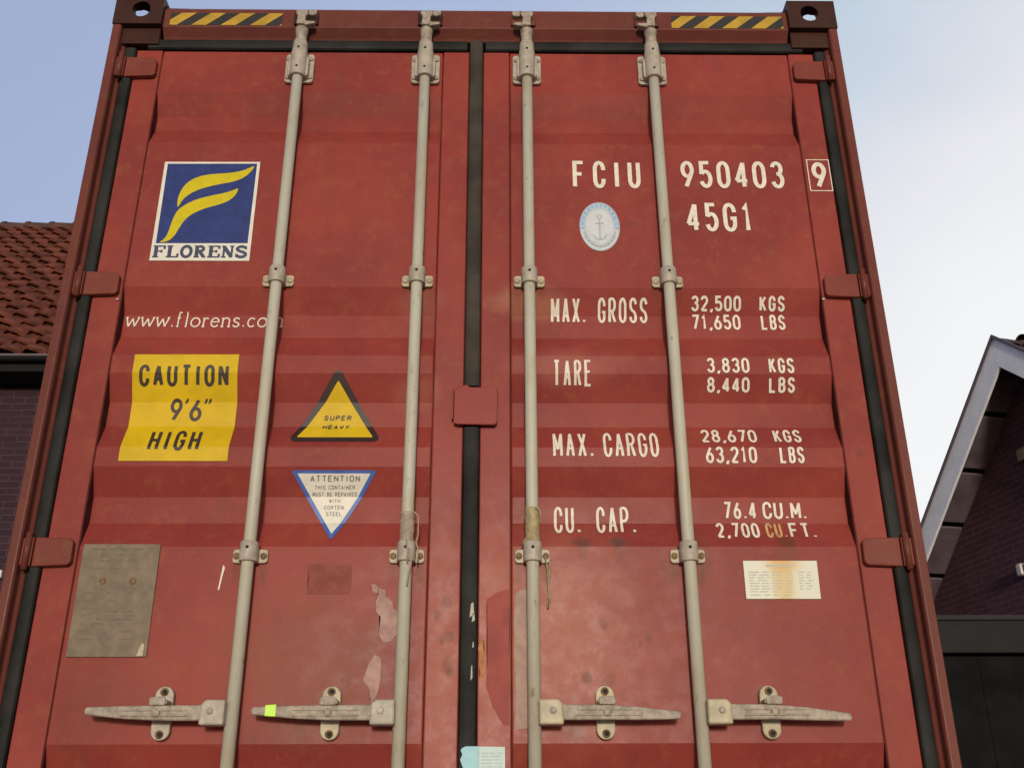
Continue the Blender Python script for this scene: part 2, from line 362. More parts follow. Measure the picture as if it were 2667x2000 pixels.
# ------------------------------------------------------------ stroke lettering
def arc(cx, cy, rx, ry, a0, a1, n=None):
    n = n or max(3, int(abs(a1 - a0) / 18))
    return [(cx + rx * math.cos(R(a0 + (a1 - a0) * i / n)), cy + ry * math.sin(R(a0 + (a1 - a0) * i / n))) for i in range(n + 1)]
O_ = arc(.5, .70, .5, .30, 0, 180) + arc(.5, .30, .5, .30, 180, 360) + [(1, .70)]
C_ = arc(.5, .72, .5, .28, -8, 180) + arc(.5, .28, .5, .28, 180, 368)
S_ = arc(.5, .76, .5, .24, 5, 180) + [(.06, .64), (.28, .54), (.72, .46), (.94, .36)] + arc(.5, .24, .5, .24, 0, -185)
GL = {
 'A': [[(0, 0), (.5, 1)], [(1, 0), (.5, 1)], [(.17, .30), (.83, .30)]],
 'B': [[(0, 0), (0, 1)], [(0, 1), (.5, 1)] + arc(.55, .77, .40, .23, 90, -90) + [(0, .54)], [(0, .54)] + arc(.55, .27, .45, .27, 90, -90) + [(0, 0)]],
 'C': [C_], 'D': [[(0, 0), (0, 1)], [(0, 1)] + arc(.45, .68, .55, .32, 90, 0) + arc(.45, .32, .55, .32, 0, -90) + [(0, 0)]],
 'E': [[(1, 1), (0, 1), (0, 0), (1, 0)], [(0, .52), (.85, .52)]], 'F': [[(1, 1), (0, 1), (0, 0)], [(0, .52), (.82, .52)]],
 'G': [arc(.5, .72, .5, .28, -5, 180) + arc(.5, .28, .5, .28, 180, 360) + [(1, .46), (.55, .46)]],
 'H': [[(0, 0), (0, 1)], [(1, 0), (1, 1)], [(0, .51), (1, .51)]], 'I': [[(.5, 0), (.5, 1)]],
 'K': [[(0, 0), (0, 1)], [(.95, 1), (.02, .38)], [(.30, .58), (1, 0)]], 'L': [[(0, 1), (0, 0), (1, 0)]],
 'M': [[(0, 0), (0, 1)], [(1, 0), (1, 1)], [(0, .98), (.5, .25)], [(1, .98), (.5, .25)]],
 'N': [[(0, 0), (0, 1)], [(1, 0), (1, 1)], [(0, .98), (1, .02)]], 'O': [O_],
 'P': [[(0, 0), (0, 1)], [(0, 1)] + arc(.5, .74, .5, .26, 90, -90) + [(0, .48)]],
 'R': [[(0, 0), (0, 1)], [(0, 1)] + arc(.5, .75, .5, .25, 90, -90) + [(0, .50)], [(.5, .48), (1, 0)]],
 'S': [S_], 'T': [[(0, 1), (1, 1)], [(.5, 1), (.5, 0)]], 'U': [[(0, 1)] + arc(.5, .28, .5, .28, 180, 360) + [(1, 1)]],
 'V': [[(0, 1), (.5, 0)], [(1, 1), (.5, 0)]], 'X': [[(0, 0), (1, 1)], [(0, 1), (1, 0)]], 'Y': [[(0, 1), (.5, .48)], [(1, 1), (.5, .48)], [(.5, .5), (.5, 0)]],
 'W': [[(0, 1), (.25, 0)], [(.25, 0), (.5, .8)], [(.5, .8), (.75, 0)], [(.75, 0), (1, 1)]],
 '0': [O_], '1': [[(.12, .80), (.55, 1), (.55, 0)]],
 '2': [arc(.5, .74, .5, .26, 172, 0) + [(.93, .58), (0, 0)], [(0, 0), (1, 0)]],
 '3': [arc(.5, .76, .46, .24, 165, -70) + [(.45, .53)], [(.45, .53)] + arc(.5, .28, .5, .28, 70, -165)],
 '4': [[(.74, 0), (.74, 1)], [(.74, 1), (-.04, .24)], [(-.06, .24), (1.08, .24)]],
 '5': [[(.92, 1), (.10, 1), (.08, .52)], [(.08, .53)] + arc(.5, .32, .5, .31, 118, -160)],
 '6': [arc(.5, .29, .5, .29, 0, 360), [(.70, 1), (.10, .47)]],
 '7': [[(0, 1), (1, 1), (.32, 0)]],
 '8': [arc(.5, .77, .42, .23, 0, 360), arc(.5, .27, .5, .27, 90, 450)],
 '9': [arc(.5, .71, .5, .29, 0, 360), [(.30, 0), (.90, .53)]],
 '.': [[(.5, 0), (.5, .10)]], ',': [[(.62, .10), (.62, .02), (.25, -.14)]], "'": [[(.8, 1.06), (.2, .84)]], '"': [[(.35, 1.06), (.05, .84)], [(.95, 1.06), (.65, .84)]],
 # lower case for the web address
 'w': [[(0, .62), (.22, 0)], [(.22, 0), (.5, .55)], [(.5, .55), (.74, 0)], [(.74, 0), (1, .62)], [(-.08, .62), (.12, .62)], [(.88, .62), (1.06, .62)]],
 'f': [[(.25, 0), (.25, .80)] + arc(.55, .80, .30, .18, 180, 40), [(0, .60), (.62, .60)], [(.05, 0), (.45, 0)]],
 'l': [[(.5, 0), (.5, .98)], [(.28, .98), (.5, .98)], [(.26, 0), (.74, 0)]],
 'o': [arc(.5, .31, .5, .31, 0, 360)], 'r': [[(.2, 0), (.2, .60)], [(0, .60), (.2, .60)], [(.2, .36)] + arc(.62, .40, .40, .20, 160, 40), [(0, 0), (.42, 0)]],
 'e': [[(.02, .34), (.98, .34)] + arc(.5, .31, .5, .31, 10, 325)],
 'n': [[(.12, 0), (.12, .60)], [(-.05, .60), (.12, .60)], [(.12, .40)] + arc(.5, .40, .38, .22, 165, 0) + [(.88, 0)], [(-.05, 0), (.28, 0)], [(.72, 0), (1.04, 0)]],
 's': [arc(.5, .46, .42, .16, 20, 180) + [(.2, .37), (.8, .26)] + arc(.5, .16, .45, .16, 0, -170)],
 'c': [arc(.5, .31, .5, .31, 40, 320)],
 'm': [[(.06, 0), (.06, .60)], [(-.05, .60), (.06, .60)], [(.06, .42)] + arc(.28, .44, .22, .18, 165, 0) + [(.50, 0)], [(.50, .42)] + arc(.72, .44, .22, .18, 165, 0) + [(.94, 0)], [(-.05, 0), (.16, 0)], [(.40, 0), (.60, 0)], [(.84, 0), (1.04, 0)]],
}
# bold serif capitals: (stroke weight factor, points)
SG = {
 'F': [(1, [(.25, 0), (.25, 1)]), (.4, [(.0, .965), (1, .965)]), (.4, [(0, .035), (.5, .035)]), (.35, [(.3, .52), (.72, .52)]), (.6, [(.95, 1), (.95, .72)]), (.5, [(.72, .40), (.72, .64)])],
 'L': [(1, [(.25, 0), (.25, 1)]), (.4, [(0, .965), (.5, .965)]), (.4, [(0, .035), (1, .035)]), (.6, [(.95, 0), (.95, .32)])],
 'O': [(.85, arc(.5, .5, .40, .46, 0, 360, 24))],
 'R': [(1, [(.22, 0), (.22, 1)]), (.4, [(0, .965), (.5, .965)]), (.4, [(0, .035), (.46, .035)]), (.75, [(.4, .94)] + arc(.50, .74, .28, .20, 80, -80) + [(.3, .52)]), (.9, [(.48, .5), (.84, .04)]), (.4, [(.72, .035), (1, .035)])],
 'E': [(1, [(.25, 0), (.25, 1)]), (.4, [(0, .965), (.96, .965)]), (.4, [(0, .035), (1, .035)]), (.35, [(.3, .52), (.72, .52)]), (.6, [(.92, 1), (.92, .74)]), (.6, [(.95, 0), (.95, .30)]), (.5, [(.72, .40), (.72, .64)])],
 'N': [(.55, [(.18, 0), (.18, 1)]), (.55, [(.86, 0), (.86, 1)]), (1.05, [(.16, .93), (.86, .05)]), (.4, [(0, .965), (.28, .965)]), (.4, [(0, .035), (.38, .035)]), (.4, [(.68, .965), (1.02, .965)])],
 'S': [(.85, arc(.5, .73, .36, .22, 20, 180) + [(.24, .60), (.76, .42)] + arc(.5, .26, .38, .22, 20, -170)), (.45, [(.88, .98), (.88, .70)]), (.45, [(.10, .02), (.10, .32)])],
}
NARROW = {'.': .42, ',': .42, "'": .32, '"': .55, 'I': .55, '1': .8, ' ': .75, 'l': .50, 'f': .62, 'w': 1.35, 'm': 1.45, 'r': .72, 's': .78, 'c': .85, 'e': .9, 'M': 1.12}
def ribbon(pts, wd):
    q = []
    for p in pts:
        if not q or (abs(p[0] - q[-1][0]) + abs(p[1] - q[-1][1])) > 1e-5: q.append(p)
    closed = len(q) > 3 and abs(q[0][0] - q[-1][0]) + abs(q[0][1] - q[-1][1]) < 1e-4
    n = len(q); L = []; Rr = []
    for i in range(n):
        a = q[i - 1] if i > 0 else (q[-2] if closed else None)
        b = q[i + 1] if i < n - 1 else (q[1] if closed else None)
        def nrm(u, v):
            d = Vector((v[0] - u[0], v[1] - u[1])); d.normalize(); return Vector((-d.y, d.x))
        if a is None: m = nrm(q[i], b); k = 1
        elif b is None: m = nrm(a, q[i]); k = 1
        else:
            n1, n2 = nrm(a, q[i]), nrm(q[i], b); m = n1 + n2
            if m.length < 1e-4: m = n1.copy(); k = 1
            else: m.normalize(); k = min(1.6, 1 / max(.3, m.dot(n1)))
        h = wd / 2 * k
        L.append((q[i][0] + m.x * h, q[i][1] + m.y * h)); Rr.append((q[i][0] - m.x * h, q[i][1] - m.y * h))
    return [[L[i], L[i + 1], Rr[i + 1], Rr[i]] for i in range(n - 1)]
def letters(text, x0, x1, z0, z1, wt, gap=.35, shear=0, mi=0, serif=False, lay0=0):
    """polygons of a line of lettering filling the box x0..x1, z0..z1"""
    ws = [NARROW.get(c, 1) if not serif else 1 for c in text]; n = len(text)
    unit = (x1 - x0) / (sum(ws) + gap * (n - 1)); x = x0; out = []
    for c, k in zip(text, ws):
        cw = unit * k
        if c != ' ':
            strokes = SG[c] if serif else [(1, s) for s in GL[c]]
            h = 0 if serif else wt / 2
            for i, (f, s) in enumerate(strokes):
                pts = []
                for u, v in s:
                    px = x + h + u * max(1e-4, cw - 2 * h) if c not in 'I.,\'"' else x + cw / 2 + (u - .5) * cw
                    pz = z0 + h + v * (z1 - z0 - 2 * h)
                    pts.append((px + shear * (pz - z0), pz))
                for quad in ribbon(pts, wt * f * (.62 if c in '\'"' else 1)): out.append((mi, lay0 + i, quad))
        x += cw + gap * unit
    return out
def poly(mi, pts, lay=0): return (mi, lay, pts)
def dashes(x0, x1, zs, h, mi=0, lay=0, lo=.012, hi=.03, sp=.006):
    """lines of print too small to read"""
    out = []
    for z in zs:
        x = x0
        while x < x1:
            l = random.uniform(lo, hi); e = min(x1, x + l)
            out.append((mi, lay, [(x, z), (e, z), (e, z + h), (x, z + h)])); x = e + sp * random.uniform(.7, 1.8)
    return out

# ============================================================ ground
g = MB(); g.face([(-200, -200, 0), (200, -200, 0), (200, 200, 0), (-200, 200, 0)])
o = g.build('ground', 'ground'); o['kind'] = 'structure'

# ============================================================ the container
ZB, ZT, HW, LEN = 1.25, 4.146, 1.219, 12.192
box = thing('shipping_container', (0, 0, ZB), 'tall rust red steel shipping container seen at its closed double doors', 'container')

# --- corner castings (hollow, with round-ended openings)
def slot_ring(w, h, n=8):
    p = []
    if w >= h:
        r = h / 2; a = w / 2 - r
        for cx, s in ((a, -90), (-a, 90)):
            for i in range(n + 1): t = R(s + 180 * i / n); p.append((cx + r * math.cos(t), r * math.sin(t)))
    else:
        r = w / 2; a = h / 2 - r
        for cz, s in ((a, 0), (-a, 180)):
            for i in range(n + 1): t = R(s + 180 * i / n); p.append((r * math.cos(t), cz + r * math.sin(t)))
    return p
def casting(x_out, y_out, z0, z1, sx, sy, top):
    """sx: direction to the outside in x, sy: outside in y; built with booleans"""
    W, D, T = .162, .178, .028
    def mk(fn):
        mb = MB(); fn(mb); bmesh.ops.recalc_face_normals(mb.bm, faces=mb.bm.faces)
        me = bpy.data.meshes.new('cut'); mb.bm.to_mesh(me); mb.bm.free(); ob = bpy.data.objects.new('cut', me); sc.collection.objects.link(ob); return ob
    xa, xb = sorted((x_out, x_out - sx * W)); ya, yb = sorted((y_out, y_out - sy * D))
    body = mk(lambda m: m.box(xa, xb, ya, yb, z0, z1))
    cx = x_out - sx * .089; cy = y_out - sy * .100; zm = (z0 + z1) / 2 + (.004 if top else -.004)
    cuts = [mk(lambda m: m.box(xa + T, xb - T, ya + T, yb - T, z0 + T, z1 - T))]
    cuts.append(mk(lambda m: m.prism([(cx + a, zm + b) for a, b in slot_ring(.060, .066)], y_out + sy * .02, y_out - sy * .05, 'y')))
    cuts.append(mk(lambda m: m.prism([(cy + a, zm + b) for a, b in slot_ring(.078, .056)], x_out + sx * .02, x_out - sx * .05, 'x')))
    zt = z1 if top else z0; s = 1 if top else -1
    cuts.append(mk(lambda m: m.prism([(cx + sx * .020 + a, cy + b) for a, b in slot_ring(.0635, .124)], zt + s * .02, zt - s * .05, 'z')))
    for c in cuts:
        md = body.modifiers.new('b', 'BOOLEAN'); md.object = c; md.operation = 'DIFFERENCE'; md.solver = 'EXACT'
    dg = bpy.context.evaluated_depsgraph_get(); me = bpy.data.meshes.new_from_object(body.evaluated_get(dg))
    for q in cuts + [body]: bpy.data.objects.remove(q)
    me.name = 'corner_casting'; me.materials.clear(); me.materials.append(M['dark'])
    for f in me.polygons: f.material_index = 0
    ob = bpy.data.objects.new('corner_casting', me); sc.collection.objects.link(ob); ob.parent = box; ob.matrix_parent_inverse = box.matrix_basis.inverted()
    bv = ob.modifiers.new('bevel', 'BEVEL'); bv.width = .007; bv.segments = 2; bv.limit_method = 'ANGLE'; bv.angle_limit = R(50)
    return ob
for sx in (-1, 1):
    for sy, yo in ((-1, 0), (1, LEN)):
        casting(sx * HW, yo, ZT - .118, ZT, sx, sy, True); casting(sx * HW, yo, ZB, ZB + .118, sx, sy, False)

# --- corner posts: outer flange, recessed inner return
for s in (-1, 1):
    p = [(1.217, .003), (1.192, .003), (1.188, .010), (1.186, .032), (1.176, .040), (1.172, .060), (1.150, .075), (1.150, .10), (1.217, .10)]
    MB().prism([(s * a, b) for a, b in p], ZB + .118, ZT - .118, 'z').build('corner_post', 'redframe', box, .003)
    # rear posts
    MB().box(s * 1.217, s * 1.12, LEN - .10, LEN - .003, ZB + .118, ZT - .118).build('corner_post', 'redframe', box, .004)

# --- door header above the doors and sill below
HX = HW - .163
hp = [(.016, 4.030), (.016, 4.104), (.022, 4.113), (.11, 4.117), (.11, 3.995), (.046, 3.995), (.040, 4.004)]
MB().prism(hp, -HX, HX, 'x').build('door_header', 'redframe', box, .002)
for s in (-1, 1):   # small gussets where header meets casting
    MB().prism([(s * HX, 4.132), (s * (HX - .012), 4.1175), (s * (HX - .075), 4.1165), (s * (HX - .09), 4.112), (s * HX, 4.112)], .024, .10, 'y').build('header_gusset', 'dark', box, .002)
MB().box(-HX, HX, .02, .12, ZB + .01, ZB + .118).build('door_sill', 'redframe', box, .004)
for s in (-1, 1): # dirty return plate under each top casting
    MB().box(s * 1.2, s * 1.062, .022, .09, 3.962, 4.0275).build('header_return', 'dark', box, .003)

# --- body behind the doors
def corr_side(s):
    pts = []; y = .12; n = 0
    while y < LEN - .12:
        for dy, d in ((0, 0), (.07, 0), (.138, .036), (.208, .036)):
            yy = y + dy
            if yy < LEN - .11: pts.append((s * (1.205 - d), yy))
        y += .278
    pts.append((s * 1.205, LEN - .105))
    inner = [(s * 1.15, pts[-1][1]), (s * 1.15, pts[0][1])]
    return pts + inner
for s in (-1, 1):
    MB().prism(corr_side(s), ZB + .16, ZT - .10, 'z').build('side_wall', 'red', box)
    MB().box(s * 1.217, s * 1.155, .11, LEN - .11, ZT - .10, ZT - .03).build('top_rail', 'redframe', box, .003)
    MB().box(s * 1.217, s * 1.155, .11, LEN - .11, ZB + .03, ZB + .16).build('bottom_rail', 'redframe', box, .003)
MB().box(-1.155, 1.155, .11, LEN - .11, ZT - .06, ZT - .035).build('roof_panel', 'red', box)
MB().box(-1.12, 1.12, LEN - .09, LEN - .05, ZB + .03, ZT - .03).build('end_wall', 'red', box)
MB().box(-1.155, 1.155, .12, LEN - .11, ZB + .05, ZB + .15).build('floor', 'steel', box)

# --- doors
def door(s):
    mb = MB()
    xs_in = (.024, .110); xs_out = (1.050, 1.135); zb, zt = 1.37, 3.948
    # frame: two stiles and two rails
    root = None
    mb.box(s * xs_in[0], s * xs_in[1], YD, YD + .06, zb, zt)
    root = mb.build('door', 'door', box, .0035)
    MB().box(s * xs_out[0], s * xs_out[1], YD, YD + .06, zb, zt).build('door_stile', 'door', root, .0035)
    # corrugated panel, folded sheet butted between the stiles
    pb = MB(); x0, x1 = s * (xs_in[1] + .0025), s * (xs_out[0] - .0025)
    pts = [(z, YD + .0012 + DEP * d) for z, d in BRK if z > 1.37]
    pts = [(1.372, YD + .0012)] + pts[:-1] + [(3.946, YD + .0012)]
    front = [(y, z) for z, y in pts]
    pb.prism(front + [(YD + .055, 3.946), (YD + .055, 1.372)][0:2], x0, x1, 'x')
    pb.build('door_panel', 'door', root, .004, seg=2)
    cb = MB()  # thin dark strips paint shade into the recess ends beside the stiles
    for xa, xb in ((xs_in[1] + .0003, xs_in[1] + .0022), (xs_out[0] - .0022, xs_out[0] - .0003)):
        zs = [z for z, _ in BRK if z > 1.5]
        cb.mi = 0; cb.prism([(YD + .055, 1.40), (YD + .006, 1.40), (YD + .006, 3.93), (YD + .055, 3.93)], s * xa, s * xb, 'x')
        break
    cb.build('side_shade', 'side_shade', root)
    cb = MB(); cb.prism([(YD + .055, 1.40), (YD + .004, 1.40), (YD + .004, 3.93), (YD + .055, 3.93)], s * (xs_out[0] - .0024), s * (xs_out[0] - .0003), 'x'); cb.build('side_shade', 'side_shade', root)
    return root
doors = {s: door(s) for s in (-1, 1)}
# gaskets
def gasket(parent, x0, x1, z0, z1, y0, vertical, mats='gasket'):
    mb = MB(); c = (x0 + x1) / 2 if vertical else (z0 + z1) / 2; h = abs((x1 - x0) if vertical else (z1 - z0)) / 2
    pr = [(-h, .03), (-h, .008), (-h * .8, .0025), (-h * .4, .0005), (0, .0), (h * .4, .0005), (h * .8, .0025), (h, .008), (h, .03)]
    if vertical: mb.prism([(c + a, y0 + b) for a, b in pr], z0, z1, 'z')
    else: mb.prism([(y0 + b, c + a) for a, b in pr], x0, x1, 'x')
    return mb.build('door_gasket', mats, parent, .0015)
for s in (-1, 1):
    gasket(doors[s], s * 1.1365, s * 1.1735, 1.36, 3.95, .028, True)
    gasket(doors[s], s * .03 if s > 0 else -1.1, s * 1.1 if s > 0 else .03 * s, 3.9505, 3.9915, .030, False)
gasket(doors[1], -.0225, .0225, 2.716, 3.991, .026, True, 'gasketdust')
gasket(doors[1], -.0225, .0225, 1.36, 2.590, .026, True)
# scuffs on the centre gasket
for x, z, a, b in ((.008, 2.075, .006, .02), (.012, 2.055, .004, .012), (.009, 1.915, .0025, .02), (.012, 1.985, .002, .008)):
    sm = MB(); sm.face([(x - a, .0248, z - b), (x + a, .0248, z - b * .6), (x + a * .6, .0248, z + b), (x - a * .4, .0248, z + b * .8)]); sm.build('gasket_scuff', 'saddle', doors[1])

# --- hinges
def hinge(s, z):
    mb = MB()
    mb.prism([(s * 1.056, z + .010), (s * 1.064, z + .001), (s * 1.158, z - .003), (s * 1.158, z + .077), (s * 1.066, z + .074), (s * 1.057, z + .064)],  .020, .041, 'y')
    hb = mb.build('hinge', 'redhinge', doors[s], .0035); mb = MB()
    mb.prism([(s * 1.160, z - .004), (s * 1.196, z - .001), (s * 1.196, z + .074), (s * 1.160, z + .078)], .016, .050, 'y')
    h = mb.build('hinge_lug', 'redhinge', box, .004)
    pn = MB(); pn.lathe([(.009, z - .014), (.009, z + .086), (.0, z + .09)], s * 1.172, .013, 12); pn.build('hinge_pin', 'redframe', box)
for s in (-1, 1):
    for z in (3.826, 3.009, 2.192, 1.375): hinge(s, z)
for s, x, z in ((-1, -1.058, 2.999), (1, 1.052, 3.007), (1, 1.163, 3.51)): MB().lathe([(.0055, YD - .002), (.004, YD - .005), (0, YD - .006)], x, z, 8, 'y').build('weld_spot', 'weld', box)

# --- centre cover plate
cp = MB(); cp.prism([(-.050, 2.597), (-.036, 2.594), (.066, 2.592), (.073, 2.600), (.074, 2.700), (.066, 2.708), (-.005, 2.7085), (-.016, 2.717), (-.030, 2.711), (-.033, 2.706), (-.050, 2.703)], .018, .0255, 'y')
cp.build('cover_plate', 'door', doors[1], .0025)
cp = MB(); cp.prism(rrect(-.056, -.0515, 2.61, 2.70, .002), .019, .0385, 'y'); cp.build('cover_plate_tab', 'red', doors[1], .001)

# --- locking bars
YB = .010
def stadium(cx, z0, z1, hw): return rrect(cx - hw, cx + hw, z0, z1, hw * .98, 6)
def locking_bar(x, side, wrap=None):
    """side: +1 when the cam lug points to +x"""
    b = MB(); b.lathe([(.0168, 1.30), (.0168, 3.815)], x, YB, 20); bar = b.build('locking_bar', 'rod', box)
    # top bearing: wings with four bolts, collar, cam
    t = MB()
    wing = [(x - .047 + .010, 3.924), (x - .030, 3.924), (x - .022, 3.918), (x + .022, 3.918), (x + .030, 3.924)]
    t.prism(rrect(x - .047, x + .047, 3.807, 3.924, .011), .027, YD - .0005, 'y')
    t.lathe([(.0262, 3.812), (.0275, 3.818), (.0275, 3.905), (.0245, 3.93), (.0235, 3.955), (.0195, 3.962)], x, YB, 20)
    t.prism(rrect(x - .0335, x + .0335, 3.815, 3.895, .01), .004, .028, 'y')
    tb = t.build('top_bearing', 'saddle', bar, .003)
    for dx in (-.037, .037):
        for z in (3.825, 3.900): MB().lathe([(.0075, .0272), (.0075, .0235), (.005, .0215), (0, .021)], x + dx, z, 10, 'y').build('bolt', 'worn', bar)
    for z in (3.917, 3.838): MB().disc(x, z, .0042, YB - .0279).build('bolt_hole', 'hole', bar)
    c = MB()
    c.lathe([(.0195, 3.955), (.0190, 3.99), (.0215, 4.004), (.0215, 4.016)], x, YB, 18)
    c.prism([(x - .016, 4.016), (x + .014, 4.016), (x + .013, 4.05), (x + .021, 4.058), (x + .021, 4.074), (x - .017, 4.076), (x - .021, 4.066), (x - .013, 4.05)], -.018, .014, 'y')
    c.prism([(x + side * .010, 4.012), (x + side * .044, 4.019), (x + side * .046, 4.028), (x + side * .010, 4.030)], -.016, .010, 'y')
    c.build('cam', 'worn', bar, .003)
    k = MB()
    k.prism([(x + side * .022, 4.058), (x + side * .036, 4.056), (x + side * .048, 4.062), (x + side * .048, 4.080), (x + side * .022, 4.078)], -.014, .0165, 'y')
    k.build('cam_keeper', 'worn', bar, .003)
    k = MB()
    k.prism([(x - side * .030, 4.034), (x + side * .052, 4.034), (x + side * .052, 4.086), (x - side * .030, 4.086)], .003, .0165, 'y')
    k.build('keeper_plate', 'dark' if side > 0 else 'redframe', bar, .003)
    # guide brackets
    for zc, hasgrime in ((3.061, 0), (2.219, 1), (1.45, 1)):
        m = MB()
        m.prism(rrect(x - .0465, x + .0465, zc - .0185, zc + .0185, .008), .030, YD - .0005, 'y')
        wings = m.build('guide_bracket', 'cream', bar, .002)
        q = MB(); q.lathe([(.0235, zc - .021), (.0245, zc - .019), (.0245, zc + .030), (.0215, zc + .034)], x, YB, 20)
        q.prism([(x - .0245, zc - .019), (x + .0245, zc - .019), (x + .0245, zc + .02), (x - .0245, zc + .02)], YB, .031, 'y')
        q.build('guide_saddle', 'saddle', bar, .002)
        q = MB(); q.disc(x, zc + .014, .0045, YB - .0249); q.build('bolt_hole', 'hole', bar)
        for dx in (-.036, .036): MB().lathe([(.0088, .0302), (.0088, .0265), (.006, .0245), (0, .024)], x + dx, zc, 10, 'y').build('bolt', 'rust' if hasgrime else 'cream', bar)
    if wrap:
        q = MB(); random.seed(int(abs(x) * 1000) + (1 if x > 0 else 0)); pr = []
        z0, z1 = wrap[1]
        for i in range(15): pr.append((.0178 + .0032 * random.random() + (.002 if i in (0, 14) else 0), z0 + (z1 - z0) * i / 14))
        q.lathe(pr, x, YB, 18); q.build('tape_wrap', wrap[0], bar)
        for path in wrap[2]: MB().tube([(x + a, y, z) for a, y, z in path], wrap[3]).build('string', wrap[0] if wrap[0] == 'wrapy' else 'string', bar)
    return bar
bars = [locking_bar(-.585, 1), 
        locking_bar(-.168, 1, ('wrap', (2.252, 2.332), [[(.018, -.010, 2.33), (.030, -.002, 2.32), (.031, 0, 2.27), (.026, 0, 2.25), (.033, -.004, 2.225), (.031, 0, 2.195)],
                                                       [(.010, -.016, 2.23), (.016, -.014, 2.19), (.010, -.013, 2.16), (.007, -.012, 2.13)],
                                                       [(.002, -.019, 2.25), (.006, -.022, 2.22), (.006, -.018, 2.19)]], .0022)),
        locking_bar(.168, -1, ('wrapy', (2.252, 2.345), [[(.034, .02, 2.215), (.040, .026, 2.18), (.041, .03, 2.13), (.045, .03, 2.10), (.039, .03, 2.08), (.043, .03, 2.15), (.047, .028, 2.21)],
                                                        [(-.018, 0, 2.26), (-.024, .01, 2.25), (-.028, .02, 2.245)], [(.008, -.018, 2.34), (.020, -.010, 2.335), (.021, -.006, 2.30)]], .0022)),
        locking_bar(.585, -1)]

# --- door handles with their hubs and catches
def handle(xb, s, xc, xt, zt, tape=False):
    """xb bar, s direction of the arm, xc catch, xt tip"""
    a = MB(); zh = 1.813
    x1 = xb + s * .062
    arm = [(x1, zh + .0185), (xb + s * .11, zh + .018), (xc, zh + .0175), (xc + s * (abs(xt - xc) * .45), zh + .015 + (zt - zh) * .4), (xt - s * .006, zt + .0095), (xt, zt + .006),
           (xt, zt - .006), (xt - s * .006, zt - .0095), (xc + s * (abs(xt - xc) * .45), zh - .016 + (zt - zh) * .4), (xc, zh - .0185), (xb + s * .11, zh - .019), (x1, zh - .019)]
    a.prism(arm, -.026, -.012, 'y')
    root = a.build('door_handle', 'worn', box, .004)
    for dz in (-.007, .006):
        xa, xe = sorted((xc - s * .075, xc + s * .085)); MB().box(xa, xe, -.0295, -.0255, zh + dz - .0022, zh + dz + .0022).build('handle_rib', 'worn', root, .001)
    h = MB()
    h.prism([(xb + s * .010, zh + .030), (xb + s * .058, zh + .030), (xb + s * .069, zh + .020), (xb + s * .071, zh - .030), (xb + s * .010, zh - .030)], -.034, .016, 'y')
    h.build('handle_hub', 'saddle' if s < 0 else 'cream', root, .005)
    r = MB(); r.lathe([(.009, -.0338), (.008, -.038), (0, -.039)], xb + s * .045, zh + .003, 12, 'y'); r.build('hub_rivet', 'weld' if tape else 'saddle', root)
    c = MB(); c.prism(stadium(xc, 1.752, 1.882, .0235), .022, YD - .0005, 'y')
    c.prism([(xc - .0225, zh + .020), (xc + .0225, zh + .020), (xc + .022, zh + .032), (xc - .022, zh + .032)], -.024, .023, 'y')
    c.build('handle_catch', 'cream' if s > 0 or tape else 'saddle', root, .003)
    c = MB(); c.prism([(xc - .0185, zh + .0175), (xc + .0185, zh + .0175), (xc + .021, zh + .034), (xc + .012, zh + .038), (xc - .012, zh + .038), (xc - .021, zh + .034)], -.0285, -.0245, 'y')
    c.build('catch_hasp', 'worn', root, .002)
    MB().lathe([(.011, -.0262), (.009, -.0305), (.004, -.0315), (0, -.0315)], xc, zh - .001, 10, 'y').build('catch_boss', 'worn', root)
    for z in (1.868, 1.766):
        MB().lathe([(.0105, .0223), (.0105, .0195), (.0, .0193)], xc, z, 12, 'y').build('catch_bolt', 'rust', root)
        MB().disc(xc + .001, z, .0062, .0188).build('bolt_hole', 'hole', root)
    if tape:
        q = MB(); q.prism([(xt - s * .035, zt + .0135), (xt - s * .062, zt + .0150), (xt - s * .062, zt - .0142), (xt - s * .035, zt - .0125)], -.0272, -.0108, 'y')
        q.build('reflective_tape', 'lime', root, .001)
handle(-.585, -1, -.763, -.940, 1.817)
handle(-.168, -1, -.343, -.532, 1.817, True)
handle(.168, 1, .347, .530, 1.805)
handle(.585, 1, .763, .953, 1.800)

# --- hazard tape on the header
def hazard(x0, x1):
    z0, z1 = 4.036, 4.0885; h = z1 - z0; P = .0985; sl = .062; y = .016
    mb = MB(); mb.mi = 0; mb.face([(x0, y - .0006, z0), (x1, y - .0006, z0), (x1, y - .0006, z1), (x0, y - .0006, z1)]); mb.mi = 1
    x = x0 - .026
    while x < x1:
        quad = [(x, z0), (x + .050, z0), (x + .050 + sl, z1), (x + sl, z1)]
        # clip against the tape's ends
        bm2 = []
        for xl, keep in ((x0, 1), (x1, -1)):
            src = quad if keep == 1 else bm2; res = []
            for i in range(len(src)):
                a, b = src[i], src[(i + 1) % len(src)]; ia, ib = (a[0] - xl) * keep >= 0, (b[0] - xl) * keep >= 0
                if ia: res.append(a)
                if ia != ib:
                    t = (xl - a[0]) / (b[0] - a[0]); res.append((xl, a[1] + t * (b[1] - a[1])))
            bm2 = res
        if len(bm2) > 2: mb.face([(a, y - .0012, b) for a, b in bm2])
        x += P
    for f in mb.bm.faces:
        f.normal_update()
        if f.normal.y > 0: f.normal_flip()
    mb.build('hazard_tape', ['hazk', 'hazy'], box, recalc=False)
hazard(-1.033, -.657); hazard(.660, 1.040)

